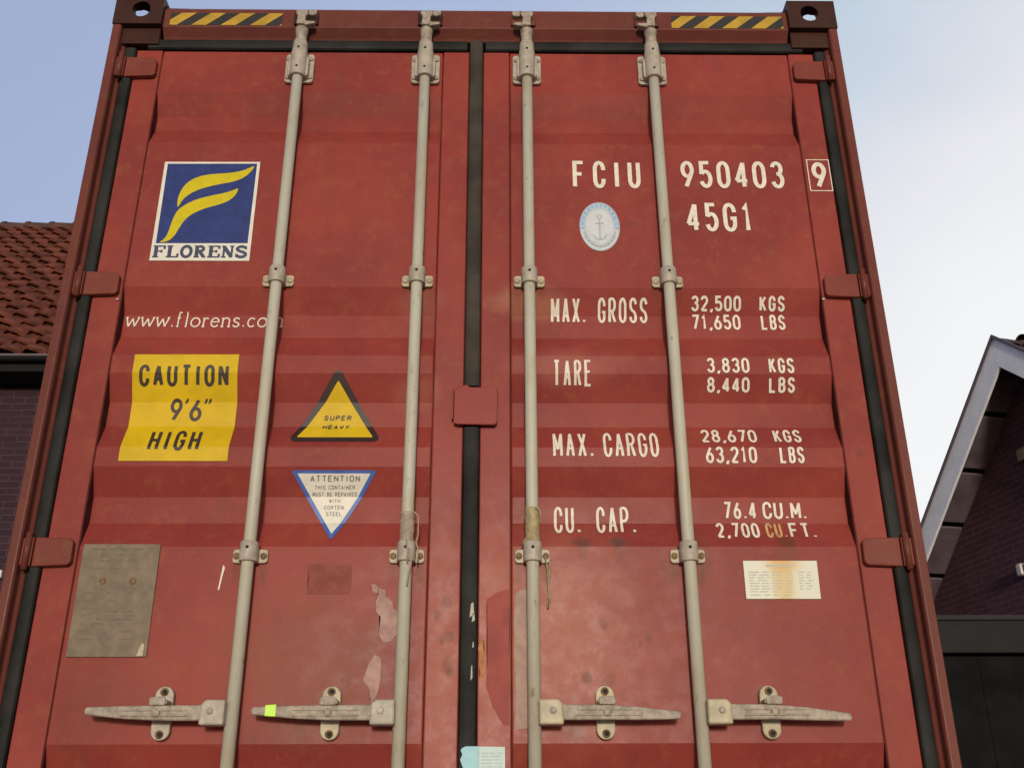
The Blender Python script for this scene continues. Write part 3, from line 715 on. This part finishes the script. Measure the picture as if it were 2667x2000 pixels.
# --- stickers, plates and lettering on the doors
OFF = .0010
def sub(parent, name, polys, mats, off=.0018): return decal(name, polys, mats, parent, off)
def lines(name, ls, mats, parent, off):
    for l in ls: decal(name, l, mats, parent, off)
# leasing-firm emblem sticker
st = decal('emblem_sticker', [poly(0, [(-.983, 3.134), (-.681, 3.134), (-.682, 3.497), (-.983, 3.496)])], 'cap', box, OFF, 'square navy and white sticker with a yellow winged F')
sub(st, 'blue_field', [poly(0, [(-.971, 3.195), (-.692, 3.196), (-.691, 3.490), (-.973, 3.488)])], 'navy', .0014)
S1 = [(-.6966, 3.4821), (-.7076, 3.458), (-.7299, 3.434), (-.7606, 3.4201), (-.8088, 3.4098), (-.8562, 3.3947), (-.8884, 3.3769), (-.91, 3.3534), (-.9205, 3.3213), (-.9256, 3.3416), (-.9227, 3.3767), (-.9096, 3.4092), (-.8854, 3.4331), (-.8476, 3.447), (-.8035, 3.4515), (-.7643, 3.4547), (-.7305, 3.4639), (-.7071, 3.4778)]
S2 = [(-.7386, 3.3983), (-.7457, 3.3718), (-.7631, 3.3512), (-.7908, 3.3365), (-.8284, 3.3247), (-.8653, 3.3072), (-.8915, 3.284), (-.9049, 3.2554), (-.9174, 3.2213), (-.934, 3.2016), (-.9641, 3.1965), (-.9491, 3.2071), (-.9397, 3.2269), (-.9345, 3.261), (-.9286, 3.2896), (-.9198, 3.3156), (-.898, 3.336), (-.8661, 3.3548), (-.8237, 3.3684), (-.7855, 3.3774), (-.7572, 3.3882)]
def smooth(p, it=2):
    for _ in range(it):
        q = []
        for i in range(len(p)):
            a, b = p[i], p[(i + 1) % len(p)]
            q += [(a[0] * .75 + b[0] * .25, a[1] * .75 + b[1] * .25), (a[0] * .25 + b[0] * .75, a[1] * .25 + b[1] * .75)]
        p = q
    return p
for S in (S1, S2): sub(st, 'emblem_stroke', [poly(0, smooth(S))], 'yellow', .0018)
sub(st, 'lettering', letters('FLORENS', -.976, -.690, 3.1455, 3.186, .0115, gap=.16, serif=True), 'navytext', .0018)
# web address
decal('web_lettering', letters('www.florens.com', -1.0385, -.569, 2.926, 2.9775, .0042, gap=.14, shear=.06), 'white', box, OFF)
# caution sticker
st = decal('caution_sticker', [poly(0, [(-.980, 2.491), (-.6775, 2.491), (-.678, 2.820), (-.980, 2.819)])], 'caution', box, OFF, 'yellow height warning sticker with black lettering')
lines('lettering', [letters('CAUTION', -.960, -.703, 2.7235, 2.786, .0098, gap=.36), letters("9'6\"", -.868, -.752, 2.624, 2.693, .0098, gap=.16), letters('HIGH', -.905, -.762, 2.521, 2.592, .0098, gap=.40)], 'ink', st, .0018)
# super heavy triangle
def rtri(pts, r, n=6):
    out = []; c = Vector((sum(p[0] for p in pts) / 3, sum(p[1] for p in pts) / 3)); m = len(pts)
    for i in range(m):
        p0, p, p2 = Vector(pts[i - 1]), Vector(pts[i]), Vector(pts[(i + 1) % m])
        d1 = (p0 - p).normalized(); d2 = (p2 - p).normalized(); ang = d1.angle(d2)
        cen = p + (d1 + d2).normalized() * (r / math.sin(ang / 2)); ta = p + d1 * (r / math.tan(ang / 2)); tb = p + d2 * (r / math.tan(ang / 2))
        a0 = math.atan2((ta - cen).y, (ta - cen).x); a1 = math.atan2((tb - cen).y, (tb - cen).x)
        while a1 - a0 > math.pi: a1 -= 2 * math.pi
        while a1 - a0 < -math.pi: a1 += 2 * math.pi
        for k in range(n + 1): t = a0 + (a1 - a0) * k / n; out.append((cen.x + r * math.cos(t), cen.y + r * math.sin(t)))
    return out
st = decal('weight_sticker', [poly(0, rtri([(-.387, 2.782), (-.522, 2.554), (-.252, 2.554)], .014))], 'trib', box, OFF, 'yellow warning triangle with a thick dark border')
sub(st, 'yellow_field', [poly(0, rtri([(-.3865, 2.742), (-.495, 2.5685), (-.2785, 2.5685)], .003))], 'tri', .0014)
lines('lettering', [letters('SUPER', -.425, -.347, 2.6265, 2.6425, .0034, gap=.28, shear=.15), letters('HEAVY', -.427, -.351, 2.5985, 2.6130, .0034, gap=.28, shear=.15)], 'ink', st, .0018)
# attention triangle
st = decal('repair_sticker', [poly(0, rtri([(-.499, 2.4655), (-.262, 2.4655), (-.3775, 2.268)], .004, 3))], 'bluebord', box, OFF, 'white triangle pointing down with a blue border')
sub(st, 'white_field', [poly(0, [(-.4815, 2.4575), (-.279, 2.4575), (-.3775, 2.2885)])], 'cap', .0014)
L = [letters('ATTENTION', -.446, -.308, 2.436, 2.4525, .0030, gap=.30)]
for tx, a, b, z0, z1 in (('THIS CONTAINER', -.4337, -.322, 2.4165, 2.4275), ('MUST BE REPAIRED', -.4395, -.3165, 2.3988, 2.4100), ('WITH', -.393, -.362, 2.3805, 2.3920),
                         ('CORTEN', -.4055, -.3515, 2.3615, 2.3735), ('STEEL', -.399, -.3555, 2.3430, 2.3548)):
    L.append(letters(tx, a, b, z0, z1, .0017, gap=.25))
lines('lettering', L, 'greyink', st, .0018)
# numbers on the right door
L = [letters('FCIU', .310, .525, 3.403, 3.507, 0.0130, gap=.62), letters('950403', .654, .982, 3.405, 3.5085, 0.0130, gap=.34), letters('45G1', .660, .866, 3.244, 3.350, 0.0130, gap=.36)]
L += [letters('9', 1.073, 1.119, 3.407, 3.506, .0140)]
lines('serial_lettering', L, 'white', box, OFF)
fx0, fx1, fz0, fz1, ft = 1.060, 1.133, 3.396, 3.517, .0030
decal('check_digit_frame', [poly(0, q) for q in ([(fx0, fz0), (fx1, fz0), (fx1, fz0 + ft), (fx0, fz0 + ft)], [(fx0, fz1 - ft), (fx1, fz1 - ft), (fx1, fz1), (fx0, fz1)],
      [(fx0, fz0 + ft), (fx0 + ft, fz0 + ft), (fx0 + ft, fz1 - ft), (fx0, fz1 - ft)], [(fx1 - ft, fz0 + ft), (fx1, fz0 + ft), (fx1, fz1 - ft), (fx1 - ft, fz1 - ft)])], 'white', box, OFF)
Wt = .0074
L = [letters('MAX.', .2335, .338, 2.944, 3.0185, Wt, gap=.36), letters('GROSS', .375, .5245, 2.944, 3.0185, Wt, gap=.36)]
L += [letters('TARE', .2345, .347, 2.7265, 2.8045, Wt, gap=.42)]
L += [letters('MAX.', .230, .344, 2.5038, 2.5858, Wt, gap=.40), letters('CARGO', .372, .528, 2.5038, 2.5858, Wt, gap=.34)]
L += [letters('CU.', .230, .303, 2.2911, 2.3705, Wt, gap=.34), letters('CAP.', .347, .4555, 2.2911, 2.3705, Wt, gap=.36)]
lines('weight_heading', L, 'white', box, OFF)
w2 = .0069
L = [letters('32,500', .6566, .8077, 2.981, 3.0245, w2, gap=.22), letters('71,650', .6571, .804, 2.9225, 2.9727, w2, gap=.22)]
L += [letters('KGS', .8635, .940, 2.981, 3.0245, w2, gap=.32), letters('LBS', .8664, .939, 2.9225, 2.9727, w2, gap=.32)]
L += [letters('3,830', .683, .8075, 2.764, 2.812, w2, gap=.24), letters('8,440', .6815, .806, 2.711, 2.7522, w2, gap=.24)]
L += [letters('KGS', .8645, .938, 2.7631, 2.8123, w2, gap=.32), letters('LBS', .8625, .938, 2.7105, 2.7524, w2, gap=.32)]
L += [letters('28,670', .653, .8113, 2.5515, 2.5983, w2, gap=.24), letters('63,210', .6579, .802, 2.4862, 2.5358, w2, gap=.22)]
L += [letters('KGS', .8600, .938, 2.5518, 2.5985, w2, gap=.32), letters('LBS', .8664, .935, 2.4863, 2.536, w2, gap=.30)]
L += [letters('76.4', .7020, .793, 2.3352, 2.3851, w2, gap=.28), letters('CU.M.', .811, .933, 2.3352, 2.3851, w2, gap=.22)]
L += [letters('2,700', .675, .793, 2.2761, 2.3241, w2, gap=.26)]
lines('weight_figures', L + [letters('FT.', .876, .949, 2.2761, 2.3241, w2, gap=.24)], 'white', box, OFF)
decal('stained_lettering', letters('CU.', .811, .868, 2.2761, 2.3241, w2, gap=.24), 'staintext', box, OFF)
# oval stamp
def oval(cx, cz, rx, rz, n=40): return [(cx + rx * math.cos(2 * math.pi * i / n), cz + rz * math.sin(2 * math.pi * i / n)) for i in range(n)]
st = decal('inspection_stamp', [poly(0, oval(.3885, 3.2615, .0625, .0885))], 'sealwhite', box, OFF, 'pale blue oval inspection stamp')
def ovring(rx, rz, t, a0=0, a1=360, n=40):
    return [poly(0, q) for q in ribbon(arc(.3885, 3.2615, rx, rz, a0, a1, n), t)]
sub(st, 'stamp_ring', ovring(.0535, .0775, .0125, -8, 188), 'sealblue', .0014)
L = []
for a in range(0, 360, 15):   # raised lettering round the rim, too small to read
    c, s_ = math.cos(R(a)), math.sin(R(a)); x, z = .3885 + .0535 * c, 3.2615 + .0775 * s_
    L += [poly(0, q) for q in ribbon([(x - .004 * c, z - .005 * s_), (x + .004 * c, z + .005 * s_)], .0045)]
sub(st, 'stamp_lettering', L, 'sealwhite', .0018)
L = ovring(.0445, .0665, .0018) + ovring(.0610, .0868, .0016) + ovring(.050, .073, .004, 195, 345)
L += [poly(0, q, 1) for q in ribbon([(.3885, 3.215), (.3885, 3.292)], .004)] + [poly(0, q, 2) for q in ribbon(arc(.3885, 3.24, .022, .026, 200, 340), .004)] + [poly(0, q, 3) for q in ribbon([(.376, 3.272), (.401, 3.272)], .004)] + [poly(0, q, 2) for q in ribbon(arc(.3885, 3.297, .007, .007, 0, 360), .003)]
sub(st, 'stamp_emblem', L, 'sealink', .0018)
# white data plate
pl = MB(); pl.prism([(.733, 2.1055), (.9315, 2.1055), (.9325, 2.2085), (.7335, 2.2085)], YD - .003, YD - .0003, 'y'); pl = pl.build('instruction_plate', 'whiteplate', box, .0008, 'small white plate streaked with rust')
L = dashes(.795, .868, [2.192], .0055, lo=.05, hi=.07) 
zz = [2.176, 2.1685, 2.161, 2.1535, 2.146, 2.1385, 2.131, 2.1235, 2.1145]
L += dashes(.745, .800, zz, .0026) + dashes(.806, .862, zz, .0022, sp=.012) + dashes(.878, .920, zz[:7], .0026, lo=.008, hi=.018)
sub(pl, 'print', L, 'faint', .0036)
# grey safety approval plate
pl = MB(); pl.prism([(-1.033, 1.957), (-.827, 1.957), (-.829, 2.254), (-1.034, 2.254)], YD - .004, YD - .0003, 'y'); pl = pl.build('data_plate', 'steelplate', box, .0012, 'grey brown engraved metal plate with two rivets')
L = dashes(-1.012, -.85, [2.237], .006, lo=.03, hi=.05) + dashes(-.985, -.90, [2.222, 2.205], .005)
L += dashes(-1.01, -.86, [2.185, 2.12, 2.10, 2.08, 2.06, 2.04, 2.02, 2.00], .0045, lo=.01, hi=.04, sp=.02) + dashes(-.97, -.88, [2.07, 2.05], .007, lo=.03, hi=.06)
sub(pl, 'engraving', L, 'platemark', .0045)
for x in (-.968, -.889): MB().lathe([(.0095, YD - .004), (.0085, YD - .0055), (0, YD - .006)], x, 2.154, 12, 'y').build('rivet', 'rust', pl)
q = MB(); q.prism([(-.852, 1.9595), (-.836, 1.9595), (-.835, 1.985), (-.840, 1.993), (-.846, 1.982)], YD - .0052, YD - .0042, 'y'); q.build('peeled_corner', 'cream', pl)
# torn blue tag across the centre seam
tg = MB()
ed = [(-.0125, 1.733), (-.0155, 1.727), (-.011, 1.718), (-.0165, 1.706), (-.012, 1.694), (-.006, 1.680), (-.0145, 1.664), (-.008, 1.645)]
tg.prism([(.030, 1.737)] + [(-.002, 1.737)] + ed + [(.030, 1.645)], .0225, .0235, 'y'); tg = tg.build('seal_tag', 'tagblue', box, 0, 'pale blue printed tag with a torn end')
q = MB(); q.prism([(.0303, 1.7365), (.094, 1.7355), (.0945, 1.645), (.0303, 1.645)], .0225, .0235, 'y'); q = q.build('paper', 'tagpale', tg)
q2 = MB()
for mi, l, p in dashes(.036, .088, [1.7195, 1.712, 1.704, 1.696, 1.688, 1.68, 1.67, 1.66], .0028, lo=.01, hi=.03, sp=.004): q2.face([(a, .0221, b) for a, b in p])
q2.build('print', 'sealink', tg)
# leftovers of torn-off stickers and paint
P1 = [(-.2597, 2.1453), (-.2487, 2.1453), (-.2352, 2.1324), (-.2242, 2.1324), (-.2197, 2.1139), (-.2026, 2.0992), (-.198, 2.0773), (-.1889, 2.0773), (-.1863, 2.0161), (-.1999, 1.9983), (-.2213, 1.993), (-.2330, 2.0161), (-.236, 2.0361), (-.232, 2.06), (-.244, 2.075), (-.2459, 2.10), (-.240, 2.118), (-.256, 2.128)]
P2 = [(-.2413, 1.963), (-.2266, 1.956), (-.2224, 1.9038), (-.2295, 1.8695), (-.2357, 1.8525), (-.2457, 1.8423), (-.251, 1.8763), (-.2682, 1.9004), (-.2593, 1.9316)]
P3 = [(.1248, 2.1211), (.1359, 2.1303), (.1543, 2.1303), (.1553, 2.0121), (.1553, 1.7812), (.1204, 1.7772), (.1203, 1.9415), (.1172, 2.0481)]
def rough(p, amp=.004, n=5):
    o_ = []
    for i in range(len(p)):
        a, b = p[i], p[(i + 1) % len(p)]
        for k in range(n):
            t = k / n; o_.append((a[0] + (b[0] - a[0]) * t + random.uniform(-amp, amp), a[1] + (b[1] - a[1]) * t + random.uniform(-amp, amp)))
    return o_
random.seed(3)
for P in (P1, P2): decal('sticker_residue', [poly(0, rough(P, .0011, 4))], 'residue', box, .0005)
decal('sticker_residue', [poly(0, rough(P3, .001, 4))], 'residue2', box, .0005)
decal('rust_stain', [poly(0, rough([(.0275, 2.0016), (.040, 1.998), (.0425, 1.9034), (.0314, 1.893), (.0262, 1.9416)], .0025))], 'orange', box, .0012)

decal('paint_scratch', [poly(0, [(-.6565, 2.198), (-.651, 2.190), (-.6555, 2.166), (-.660, 2.130), (-.6635, 2.1305), (-.660, 2.166)])], 'cap', box, .0008)
decal('sticker_ghost', [poly(0, rough([(-.428, 2.120), (-.316, 2.121), (-.315, 2.199), (-.427, 2.200)], .002, 5))], 'ghost', box, .0004)
decal('touched_up_paint', [poly(0, rough([(.046, 2.1064), (.077, 2.1248), (.1062, 2.1322), (.1062, 1.7846), (.0882, 1.7913), (.0636, 1.8316), (.0475, 1.8759), (.0484, 2.0122)], .0012, 6))], 'patchpaint', box, .0004)

# ============================================================ trailer under the container (below the frame)
tr = thing('container_trailer', (0, 4, 0), 'dark steel trailer chassis under the red container', 'trailer')
for s in (-1, 1):
    MB().box(s * .42, s * .54, .25, LEN - .2, .93, 1.247).build('chassis_beam', 'steel', tr, .006)
for y in (.05, 6.0, LEN - .2): MB().box(-1.2, 1.2, y, y + .16, 1.10, 1.246).build('bolster', 'steel', tr, .006)
MB().box(-1.15, 1.15, .02, .10, .48, .60).build('rear_bumper', 'steel', tr, .006)
for s in (-1, 1): MB().box(s * .7, s * .78, .11, .19, .5, 1.10).build('bumper_strut', 'steel', tr, .004)
for yy in (1.7, 3.0, 4.3):
    a = MB(); a.lathe([(.06, -1.0), (.06, 1.0)], yy, .52, 14, 'x'); a.build('axle', 'steel', tr)
    for s in (-1, 1):
        wv = MB(); wv.lathe([(.28, s * .84), (.46, s * .84), (.52, s * .88), (.52, s * 1.12), (.46, s * 1.16), (.28, s * 1.16)], yy, .52, 28, 'x'); wv.build('wheel', 'tyre', tr)
        wv = MB(); wv.lathe([(.285, s * 1.13), (.2, s * 1.08), (.12, s * 1.15), (.0, s * 1.16)], yy, .52, 24, 'x'); wv.build('wheel_rim', 'rim', tr)
MB().box(-.5, .5, 10.4, 10.6, .15, .93).build('landing_leg', 'steel', tr, .006)

# ============================================================ brick house beyond the container's left side
hl = thing('brick_house', (-8.0, 8.0, 0), 'dark brick house with a brown tiled roof rising behind the container', 'house')
EY, EZ = 5.81, 5.585                 # eave line
TAN = .9; RUN = 5.05; RY, RZ = EY + RUN, EZ + RUN * TAN
X0, X1 = -15.0, -2.3; WY = EY + .34
# walls with gable ends
hw = MB(); bY = WY + 2 * (RY - WY)
wz = 5.40
hw.prism([(WY, 0), (bY, 0), (bY, wz), (RY, wz + (RY - WY) * TAN - .12), (WY, wz)], X0 + .2, X1 - .2, 'x'); hw.build('wall', 'brickL', hl)
# pantile field: one relief sheet, S-shaped across, stepped down the slope
def tile_sheet(x0, x1, ytop, ztop, ybot, zbot, flip, pitch=.225, course=.345):
    mb = MB(); bm = mb.bm
    L = math.hypot(ytop - ybot, ztop - zbot); rows = int(L / course) + 1
    dy, dz = (ybot - ytop) / L, (zbot - ztop) / L; ny, nz = (-dz, dy) if flip else (dz, -dy)
    if nz < 0: ny, nz = -ny, -nz
    nx = int((x1 - x0) / pitch * 8)
    for r in range(rows):
        a, b = r * course, min(L, (r + 1) * course)
        prev = None; j0 = random.uniform(-.004, .004)
        lines = []
        for d, lift in ((a - .03, .006), (a + .06, .016), (b - .03, .058), (b, .056), (b, .036), (b - .07, .004)):
            row = []
            for i in range(nx + 1):
                x = x0 + (x1 - x0) * i / nx; ph = (x - x0) / pitch * 2 * math.pi
                wv = .033 * math.sin(ph) + .013 * math.sin(2 * ph + .6)
                tile = int((x - x0) / pitch); jit = (((tile * 7919 + r * 104729) % 97) / 97 - .5) * .012
                h = lift + wv + jit
                dd = max(0, min(L, d)) + (jit if 0 < d < L else 0)
                row.append(bm.verts.new((x, ytop + dy * dd + ny * h, ztop + dz * dd + nz * h)))
            lines.append(row)
        for k in range(len(lines) - 1):
            for i in range(nx): 
                f = bm.faces.new((lines[k][i], lines[k][i + 1], lines[k + 1][i + 1], lines[k + 1][i])); f.smooth = k < 2
    return mb
ts = tile_sheet(X0, X1, RY, RZ, EY - .03, EZ - .027, False); ts.build('roof', 'tiles', hl)
MB().prism([(EY + .02, EZ - .06), (RY, RZ - .07), (2 * RY - EY, EZ - .06), (2 * RY - EY, EZ - .10), (RY, RZ - .16), (EY + .02, EZ - .10)], X0 + .02, X1 - .02, 'x').build('roof_deck', 'black', hl)
MB().prism([(RY + .03, RZ - .01), (2 * RY - EY, EZ), (2 * RY - EY, EZ - .05), (RY + .03, RZ - .06)], X0, X1, 'x').build('rear_roof', 'tiles', hl)
rt = MB(); x = X0
while x < X1 - .1:
    rt.lathe([(.115, x), (.10, x + .32), (.10, x + .33), (.125, x + .33), (.125, x + .385)], RY, RZ - .01, 12, 'x', -10, 190); x += .36
rt.build('ridge_tiles', 'ridge', hl)
gt = MB(); gt.lathe([(.040, X0), (.040, X1)], EY - .042, EZ - .050, 14, 'x', 180, 360); gt.lathe([(.035, X0), (.035, X1)], EY - .042, EZ - .050, 14, 'x', 180, 360)
gt.build('gutter', 'black', hl)
MB().box(X0, X1, EY - .092, EY - .083, EZ - .052, EZ - .030).build('gutter_rim', 'gutter', hl, .003)
MB().box(X0, X1, EY + .0, EY + .03, EZ - .165, EZ - .03).build('fascia', 'black', hl)
MB().box(X0, X1, EY + .031, WY - .002, EZ - .165, EZ - .150).build('soffit', 'black', hl)
vn = MB(); vn.box(-4.24, -4.165, WY - .05, WY - .002, 3.62, 3.69); vn.build('wall_vent', 'cap', hl, .008)

# ============================================================ gabled house at the right
hr = thing('gabled_house', (6.5, 6.5, 0), 'dark brick house with a white bargeboard gable right of the container', 'house')
AP = Vector((4.8855, 6.277, 6.040)); be = R(-11.5)
hr.location = (AP.x, AP.y, 0); hr.rotation_euler = (0, 0, -be)
# local frame: x = away from the gable (into the house), y = along the gable, origin under the apex
def rbuild(mb, name, mats, bevel=0):
    o = mb.build(name, mats, None, bevel); o.parent = hr; return o
TS = math.tan(R(41.2)); HALF = 2.15; za = AP.z; OV = .36; DEEP = 9.0; bw = .335
# near and far rake boards (vertical-cut ends meet at the apex)
for s in (-1, 1):
    HALF = 2.15 if s < 0 else 3.1
    t = MB(); t.prism([(0, za), (s * HALF, za - TS * HALF), (s * HALF, za - TS * HALF - bw * .8), (s * (HALF - .05), za - TS * (HALF - .05) - bw), (0, za - bw)], 0, .028, 'x'); rbuild(t, 'bargeboard', 'bargeboard', .003)
    t = MB(); t.prism([(0, za + .012), (s * (HALF + .02), za - TS * (HALF + .02) + .012), (s * (HALF + .02), za - TS * (HALF + .02) - .03), (0, za - .03)], -.02, -.001, 'x'); rbuild(t, 'verge_trim', 'gutter', .003)
    # soffit boards between the bargeboard and the wall, with dark gaps at the purlin ends
    t = MB(); d = .02
    while d < HALF:
        e = min(HALF, d + .43); t.prism([(s * d, za - TS * d - bw * .62), (s * e, za - TS * e - bw * .62), (s * e, za - TS * e - bw * .62 + .02), (s * d, za - TS * d - bw * .62 + .02)], .029, OV - .001, 'x'); d = e + .055
    rbuild(t, 'soffit_boards', 'soffit', .002)
    t = MB(); d = .02 + .43
    while d < HALF:
        e = d + .055; t.prism([(s * d, za - TS * d - bw * .50), (s * e, za - TS * e - bw * .50), (s * e, za - TS * e - bw * .2), (s * d, za - TS * d - bw * .2)], .03, OV - .001, 'x'); d += .485
    rbuild(t, 'purlin_ends', 'black')
    t = MB(); t.prism([(s * .0, za - .09), (s * HALF, za - TS * HALF - .09), (s * HALF, za - TS * HALF - .13), (0, za - .13)], .03, DEEP, 'x'); rbuild(t, 'roof_deck', 'black')
    # tiles
    t = tile_sheet(.04, DEEP - .05, 0, za - .055, s * (HALF + .08), za - .055 - TS * (HALF + .08), s < 0, .23, .34)
    rbuild(t, 'roof', 'roofR')
t = MB(); x = .30
while x < DEEP - .4:
    t.lathe([(.10, x), (.088, x + .32), (.11, x + .33), (.11, x + .385)], 0, za - .06, 12, 'x', -10, 190); x += .36
rbuild(t, 'ridge_tiles', 'ridge')
HALF = 2.15; wzz = za - TS * (HALF - .12) - .16
t = MB(); hh = HALF - .12
t.prism([(-hh, 0), (2.98, 0), (2.98, za - TS * 2.98 - .2), (0, za - .2), (-hh, wzz - .06)], OV, DEEP - .2, 'x'); rbuild(t, 'wall', 'brickR')
# small fittings on the gable wall
t = MB(); t.box(OV - .05, OV - .001, .16, .40, za - 1.14, za - 1.02); rbuild(t, 'vent_brick', 'amber', .01)
for a, b, z in ((.60, .68, 2.20), (.42, .53, 2.17)): t = MB(); t.box(OV - .10, OV - .001, a, b, za - z, za - 2.08); rbuild(t, 'wall_lamp', 'lampglass', .02)
# flat-roofed lean-to between the gable and the container
an = thing('flat_roofed_shed', (3.4, 4.6, 0), 'black boarded flat roofed shed between the container and the brick gable', 'shed')
t = MB(); x = 1.62; i = 0
t.box(1.62, 5.05, 3.345, 5.9, 0, 2.50)
t.build('wall', 'annex', an)
t = MB()
while x < 5.0:
    t.box(x, min(5.05, x + .1985), 3.327 + .004 * (i % 3 == 1), 3.343, 0, 2.49); x += .2; i += 1
t.build('cladding', 'annex', an, .003)
MB().box(1.61, 5.06, 3.312, 5.9, 2.515, 2.70).build('roof_edge', 'annexedge', an, .006)
MB().box(1.60, 5.07, 3.305, 5.9, 2.7015, 2.73).build('roof_trim', 'annextrim', an, .004)
